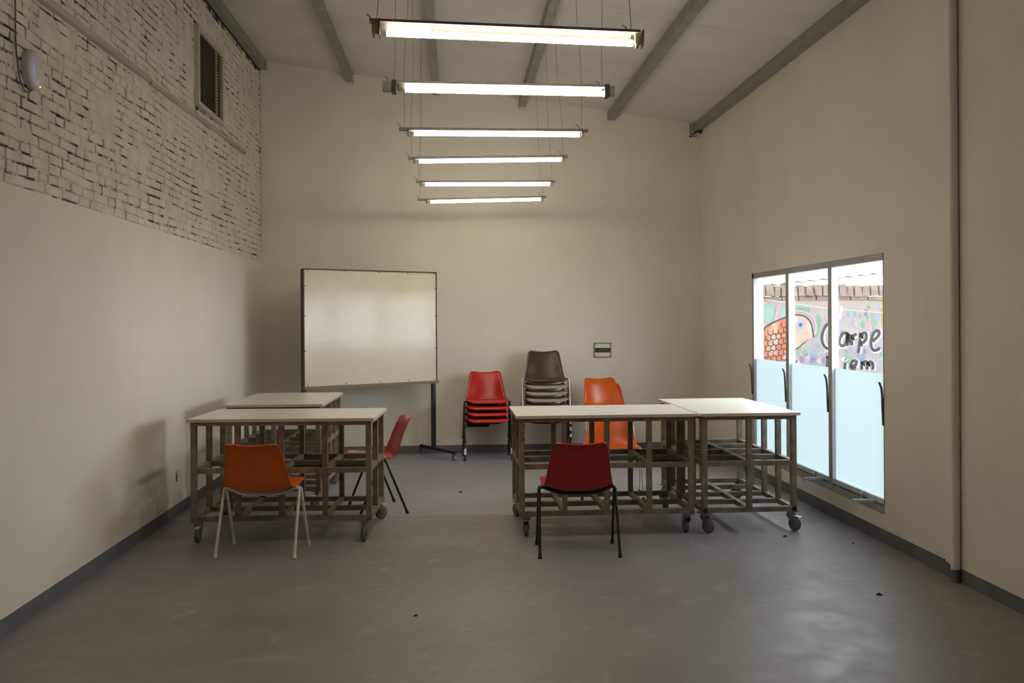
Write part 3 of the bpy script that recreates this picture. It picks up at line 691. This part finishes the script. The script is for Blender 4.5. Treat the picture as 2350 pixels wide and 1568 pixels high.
for s in (-1, 1):
    box('post', (s * (hw - .022) - .02, .017, .115), (s * (hw - .022) + .02, .062, Z1 - .005), M['blackmetal'], wbd)
    f = MB().box((s * (hw - .022) - .02, -.44, .082), (s * (hw - .022) + .02, .345, .116)).build('foot_bar', M['blackmetal'], wbd)
    for q in (-1, 1):
        cx, cy = s * (hw - .022), (-.415 if q < 0 else .32)
        w = MB().cyl((cx - .009, cy, .03), (cx + .009, cy, .03), .03, 16); w.build('wheel', M['greyplastic'], f, smooth=True)
        MB().box((cx - .014, cy - .012, .03), (cx - .010, cy + .012, .084)).box((cx + .010, cy - .012, .03), (cx + .014, cy + .012, .084)).build('wheel_fork', M['castermetal'], f)
scr = MB().cyl((0, -.0135, 0), (0, -.011, 0), .007, 8).mesh('screw', M['darkframe'])
for u in (-.47, -.2, .05, .27, .48): inst('screw', scr, wbd, (u * BW, 0, Z1 - .022)); inst('screw', scr, wbd, (u * BW, 0, Z0 + .015))
for v in (.3, .6, .85):
    for s in (-1, 1): inst('screw', scr, wbd, (s * (hw - .02), 0, Z0 + v * (Z1 - Z0)))

# ------------------------------------------------------------------ tube lights
LT = [((-.388, 4.435, 3.005), (.894, 4.435, 2.968), (-.307, .862)), ((-.379, 5.512, 2.992), (.932, 5.512, 2.977), (-.278, .892)), ((-.377, 6.607, 2.956), (.956, 6.607, 2.953), (-.274, .896)),
      ((-.371, 7.731, 2.947), (.949, 7.731, 2.969), (-.279, .891)), ((-.348, 8.82, 2.917), (.966, 8.82, 2.925), (-.263, .907)), ((-.381, 9.975, 2.899), (.988, 9.975, 2.933), (-.243, .927))]
LL = ['hanging tube light nearest the camera, with patched reflector and yellow holders', 'second hanging tube light, with grey and black end caps', 'third hanging tube light from the camera', 'fourth hanging tube light from the camera', 'fifth hanging tube light from the camera', 'last hanging tube light, nearest the back wall']
for k, (a, b, (x0, x1)) in enumerate(LT):
    a, b = Vector(a), Vector(b); dv = b - a; Lf = dv.length; tilt = -math.atan2(dv.z, dv.x)
    t = empty('tube_light', a, 0, LL[k], 'light', 'hanging fluorescent tube lights'); t.rotation_euler = (0, tilt, 0)
    ch = MB()
    if k < 2:
        ch.box((0, -.026, .004), (Lf, .026, .017)).build('channel', M['fixture'], t)
        if k == 0: MB().prism([(-.022, .012), (-.020, .014), (.030, -.014), (.028, -.017)], (.29, 0, 0), (0, 1, 0), (0, 0, 1), (Lf - .33, 0, 0)).build('reflector', M['reflector'], t)
        MB().prism([(-.026, .006), (-.024, .008), (.03, -.026), (.027, -.028)], (.05, .004, 0), (0, 1, 0), (0, 0, 1), ((.24 if k == 0 else Lf - .1), 0, 0)).build('reflector_strip', M['reflector'], t)
    else:
        ch.box((0, -.022, -.012), (Lf, .022, .007)).build('channel', M['fixture'], t)
    e0, e1 = x0 - a.x, x1 - a.x; zc = (-.042, -.030, -.033, -.030, -.030, -.030)[k]; r = (.0155, .0155, .014, .0135, .0135, .0135)[k]
    MB().tube([(e0, 0, zc), (e1, 0, zc)], r, 16).build('tube', M['tube'], t, smooth=True)
    MB().tube([(e0 - .045, 0, zc), (e0 - .001, 0, zc)], r * .92, 14).build('tube_end', M['clear'], t, smooth=True); MB().tube([(e1 + .001, 0, zc), (e1 + .03, 0, zc)], r * .92, 14).build('tube_end', M['clear'], t, smooth=True)
    for s, e in ((-1, e0 - .05), (1, e1 + .03)):
        if k == 0:
            MB().box((e - .02, -.012, zc - .004), (e + .012, .012, .004)).cyl((e - .016, 0, zc - .012), (e - .004, 0, zc - .012), .013, 12).build('lamp_holder', M['brass'], t)
            MB().box((e + .014, -.029, zc - .018), (e + .018, .029, .019)).build('cable_tie', M['blackcap'], t)
        elif k == 1:
            MB().box((e - .026, -.03, zc - .024), (e, .03, .02)).build('lamp_holder', M['darkplastic'], t)
            MB().box((e - (.08 if s < 0 else -.004), -.024, zc - .012), (e - (.028 if s < 0 else -.034), .024, .012)).build('end_cap', M['greyplastic'], t)
        else:
            MB().box((e - .008, -.01, zc - .016), (e + .008, .01, -.01)).build('lamp_holder', M['clear'], t)
            MB().box((e + s * -.012 - .003, -.024, zc - .016), (e + s * -.012 + .002, .024, .006)).build('cable_tie', M['blackcap'], t)
    for s, xx in ((1, .03), (-1, Lf - .04)):
        base = Vector((xx, 0, 0)); wx = a.x + xx; topz = ceil_z(wx) - (a.z + (dv.z * xx / Lf)); n = 8; pts = []
        for i in range(n + 1):
            q = i / n; pts.append((xx + s * (.05 * q + .008 * math.sin(q * 9 + k)), .004 * math.sin(q * 7 + k * 2), topz * q - .004 * q))
        MB().tube(pts, .0016, 5).build('suspension_wire', M['wire'], t)
        MB().tube([(xx - .012, 0, .0), (xx - .03, -.01, .03), (xx - .045, .004, .045)], .0025, 5).build('wire_tail', M['wire'], t)

# ------------------------------------------------------------------ things on the walls
# batten across the brick
bt = empty('wall_batten', (XL, 5.0, 3.41), 0, 'long white painted batten running along the painted brick wall', 'batten')
m = MB(); segs = [(-.8, -.035), (.6, .0), (1.5, .01), (2.25, .02)]
for (y0, z0), (y1, z1) in zip(segs, segs[1:]): m.add([(p[0] + XL - XL, p[1], p[2]) for p in ((.0, y0, z0), (.034, y0, z0 + .004), (.03, y0, z0 + .05), (.0, y0, z0 + .055), (.0, y1, z1), (.034, y1, z1 + .004), (.03, y1, z1 + .05), (.0, y1, z1 + .055))], [(0, 1, 2, 3), (4, 7, 6, 5), (0, 4, 5, 1), (1, 5, 6, 2), (2, 6, 7, 3), (3, 7, 4, 0)])
m.build('batten_section', M['batten'], bt)
m = MB(); segs = [(2.3, .012), (3.4, .028), (4.6, .05), (5.55, .062)]
for (y0, z0), (y1, z1) in zip(segs, segs[1:]): m.add([(.0, y0, z0), (.028, y0, z0 + .004), (.026, y0, z0 + .042), (.0, y0, z0 + .046), (.0, y1, z1), (.028, y1, z1 + .004), (.026, y1, z1 + .042), (.0, y1, z1 + .046)], [(0, 1, 2, 3), (4, 7, 6, 5), (0, 4, 5, 1), (1, 5, 6, 2), (2, 6, 7, 3), (3, 7, 4, 0)])
m.build('batten_section', M['batten'], bt)
# vent grille
vg = empty('vent_grille', (XL, (V0 + V1) / 2, VZ0), 0, 'rectangular metal vent grille with thin slats high on the brick wall', 'vent')
hy = (V1 - V0) / 2; hz = VZ1 - VZ0
box('duct', (-.02, -hy + .01, .01), (-.004, hy - .01, hz - .01), M['darkvoid'], vg)
MB().box((-.012, -hy - .03, -.03), (.04, -hy + .014, hz + .03)).build('frame_side', M['grille'], vg); MB().box((-.012, hy - .014, -.03), (.03, hy + .03, hz + .03)).build('frame_side', M['grille'], vg)
MB().box((-.012, -hy + .014, -.03), (.03, hy - .014, .012)).build('frame_bottom', M['grille'], vg); MB().box((-.012, -hy + .014, hz - .012), (.03, hy - .014, hz + .03)).build('frame_top', M['grille'], vg)
sl = MB().box((.014, -hy + .014, -.003), (.019, hy - .014, .003), 0, None).mesh('slat', M['slat'])
for k in range(22): inst('slat', sl, vg, (0, 0, .03 + k * (hz - .06) / 21))
box('cross_bar', (.0, hy - .2, .012), (.012, hy - .15, hz - .012), M['grille'], vg)
# access point and its cable
ap = empty('access_point', (XL + .002, 5.29, 2.995), 0, 'round white wireless access point with blue light on the brick wall', 'access point')
m = MB(); n = 40; prof = [(0, .108), (.02, .108), (.032, .102), (.040, .085), (.043, .05), (.0435, .0)]
m.tube([(x, 0, 0) for x, r in prof], [max(r, .0005) for x, r in prof], n); m.build('body', M['routerwhite'], ap, smooth=True)
MB().tube(arc((.0415, 0, 0), (0, 1, 0), (0, 0, 1), .056, 2.55, 4.1, 16), .0022, 6).build('light_ring', M['blueled'], ap)
MB().cyl((.036, .03, -.085), (.042, .03, -.085), .004, 8).build('status_light', M['statusled'], ap)
pts = [(XL + .012, 5.06, 4.4), (XL + .01, 5.085, 3.7), (XL + .01, 5.1, 3.3), (XL + .01, 5.105, 3.08), (XL + .012, 5.14, 2.92), (XL + .012, 5.19, 2.865), (XL + .012, 5.24, 2.862), (XL + .014, 5.285, 2.885), (XL + .014, 5.29, 2.90)]
tag(MB().tube([tuple(p) for p in spline([p for p in pts], 5)], .0045, 8).build('cable', M['cable'], smooth=True), 'thin grey cable looping down the brick wall into the access point', 'cable')
# breaker panel, wall recess, socket
pn = empty('breaker_panel', (1.82, YB, 1.241), 0, 'small square breaker panel with dark window on the back wall', 'electrical panel')
box('cover', (-.098, -.012, -.082), (.098, 0, .082), M['panelwhite'], pn)
for lo, hi in (((-.107, -.016, .08), (.107, 0, .09)), ((-.107, -.016, -.09), (.107, 0, -.08)), ((-.107, -.016, -.08), (-.097, 0, .08)), ((.097, -.016, -.08), (.107, 0, .08))): box('frame_strip', lo, hi, M['panelframe'], pn)
box('breaker_window', (-.094, -.015, -.03), (.098, -.011, .027), M['panelglass'], pn)
for sx in (-1, 1):
    for sz in (-1, 1): MB().cyl((sx * .085, -.0145, sz * .07), (sx * .085, -.0115, sz * .07), .006, 8).build('screw', M['panelframe'], pn)
rc = empty('wall_box', (.28, YB, .362), 0, 'black flat box low on the back wall behind the red chair stack', 'box')
MB().box((-.14, -.03, -.045), (.14, 0, .045)).build('body', M['blackcap'], rc); box('lip', (-.145, -.018, -.058), (.145, 0, -.045), M['brick'], rc)
sk = empty('wall_socket', (XL, 8.0, .335), 0, 'small wall socket low on the left wall beside the table', 'socket')
box('plate', (0, -.055, -.045), (.009, .055, .045), M['wall'], sk); box('side_shadow', (0, -.062, -.05), (.005, -.055, .02), M['blackcap'], sk); box('insert', (.009, -.02, -.02), (.012, .02, .02), M['panelwhite'], sk)  # black strip painted in as the shadow along the plate's edge
# pipe on the right wall
pp = empty('wall_pipe', (XR, 5.512, 0), 0, 'white painted vertical pipe with flat strip on the window wall', 'pipe')
MB().tube([(-.027, 0, .08), (-.027, 0, ceil_z(XR) - .02)], .027, 20).build('pipe', M['wall'], pp, smooth=True)
MB().tube([(-.027, 0, .0), (-.027, 0, .08)], .028, 20).build('pipe_foot', M['skirt'], pp, smooth=True)
box('flat_strip', (-.016, .032, .085), (0, .098, ceil_z(XR) - .02), M['wall'], pp)
# small clamp lamp at the end of the last beam
cl = empty('clamp_spotlight', (2.98, YB - .12, 3.93), 0, 'small dark clamp spotlight under the last roof beam end', 'spotlight')
MB().box((-.06, .08, -.06), (-.045, .118, .1)).box((-.06, .08, -.06), (.02, .118, -.048)).build('bracket', M['alu'], cl)
MB().tube([(.02, .05, .01), (.05, .0, -.01), (.055, -.01, -.015), (.056, -.012, -.017)], [.012, .026, .03, .02], 10).build('lamp_head', M['darkplastic'], cl, smooth=True)
MB().cyl((-.03, .095, -.03), (.04, .02, -.005), .007, 8).box((.0, .05, .0), (.018, .1, .05)).build('arm', M['darkplastic'], cl)
# crumbs on the floor
random.seed(5)
for (x, y, s, lab) in ((-.219, 5.122, .014, 'dark crumb on the open floor in front of the left table'), (-.015, 4.793, .008, 'tiny pale crumb on the floor nearest the camera'), (2.427, 6.772, .02, 'dry leaf crumb on the floor before the end-on table'),
                       (2.827, 6.519, .014, 'dark crumb on the floor close to the window wall'), (2.448, 5.292, .022, 'dark flake on the floor at the right, nearest the pipe'), (.05, 8.80, .022, 'dark crumb on the floor before the red chair stack')):
    m = MB(); n = 7; ring = [(x + s * random.uniform(.7, 1.2) * math.cos(2 * PI * k / n), y + s * random.uniform(.6, 1.1) * math.sin(2 * PI * k / n), .0008) for k in range(n)]
    m.add(ring + [(x, y, s * .7)], [(k, (k + 1) % n, n) for k in range(n)] + [tuple(reversed(range(n)))])
    tag(m.build('crumb', M['whitecap'] if 'pale' in lab else M['debris']), lab, 'debris', 'crumbs on the floor')
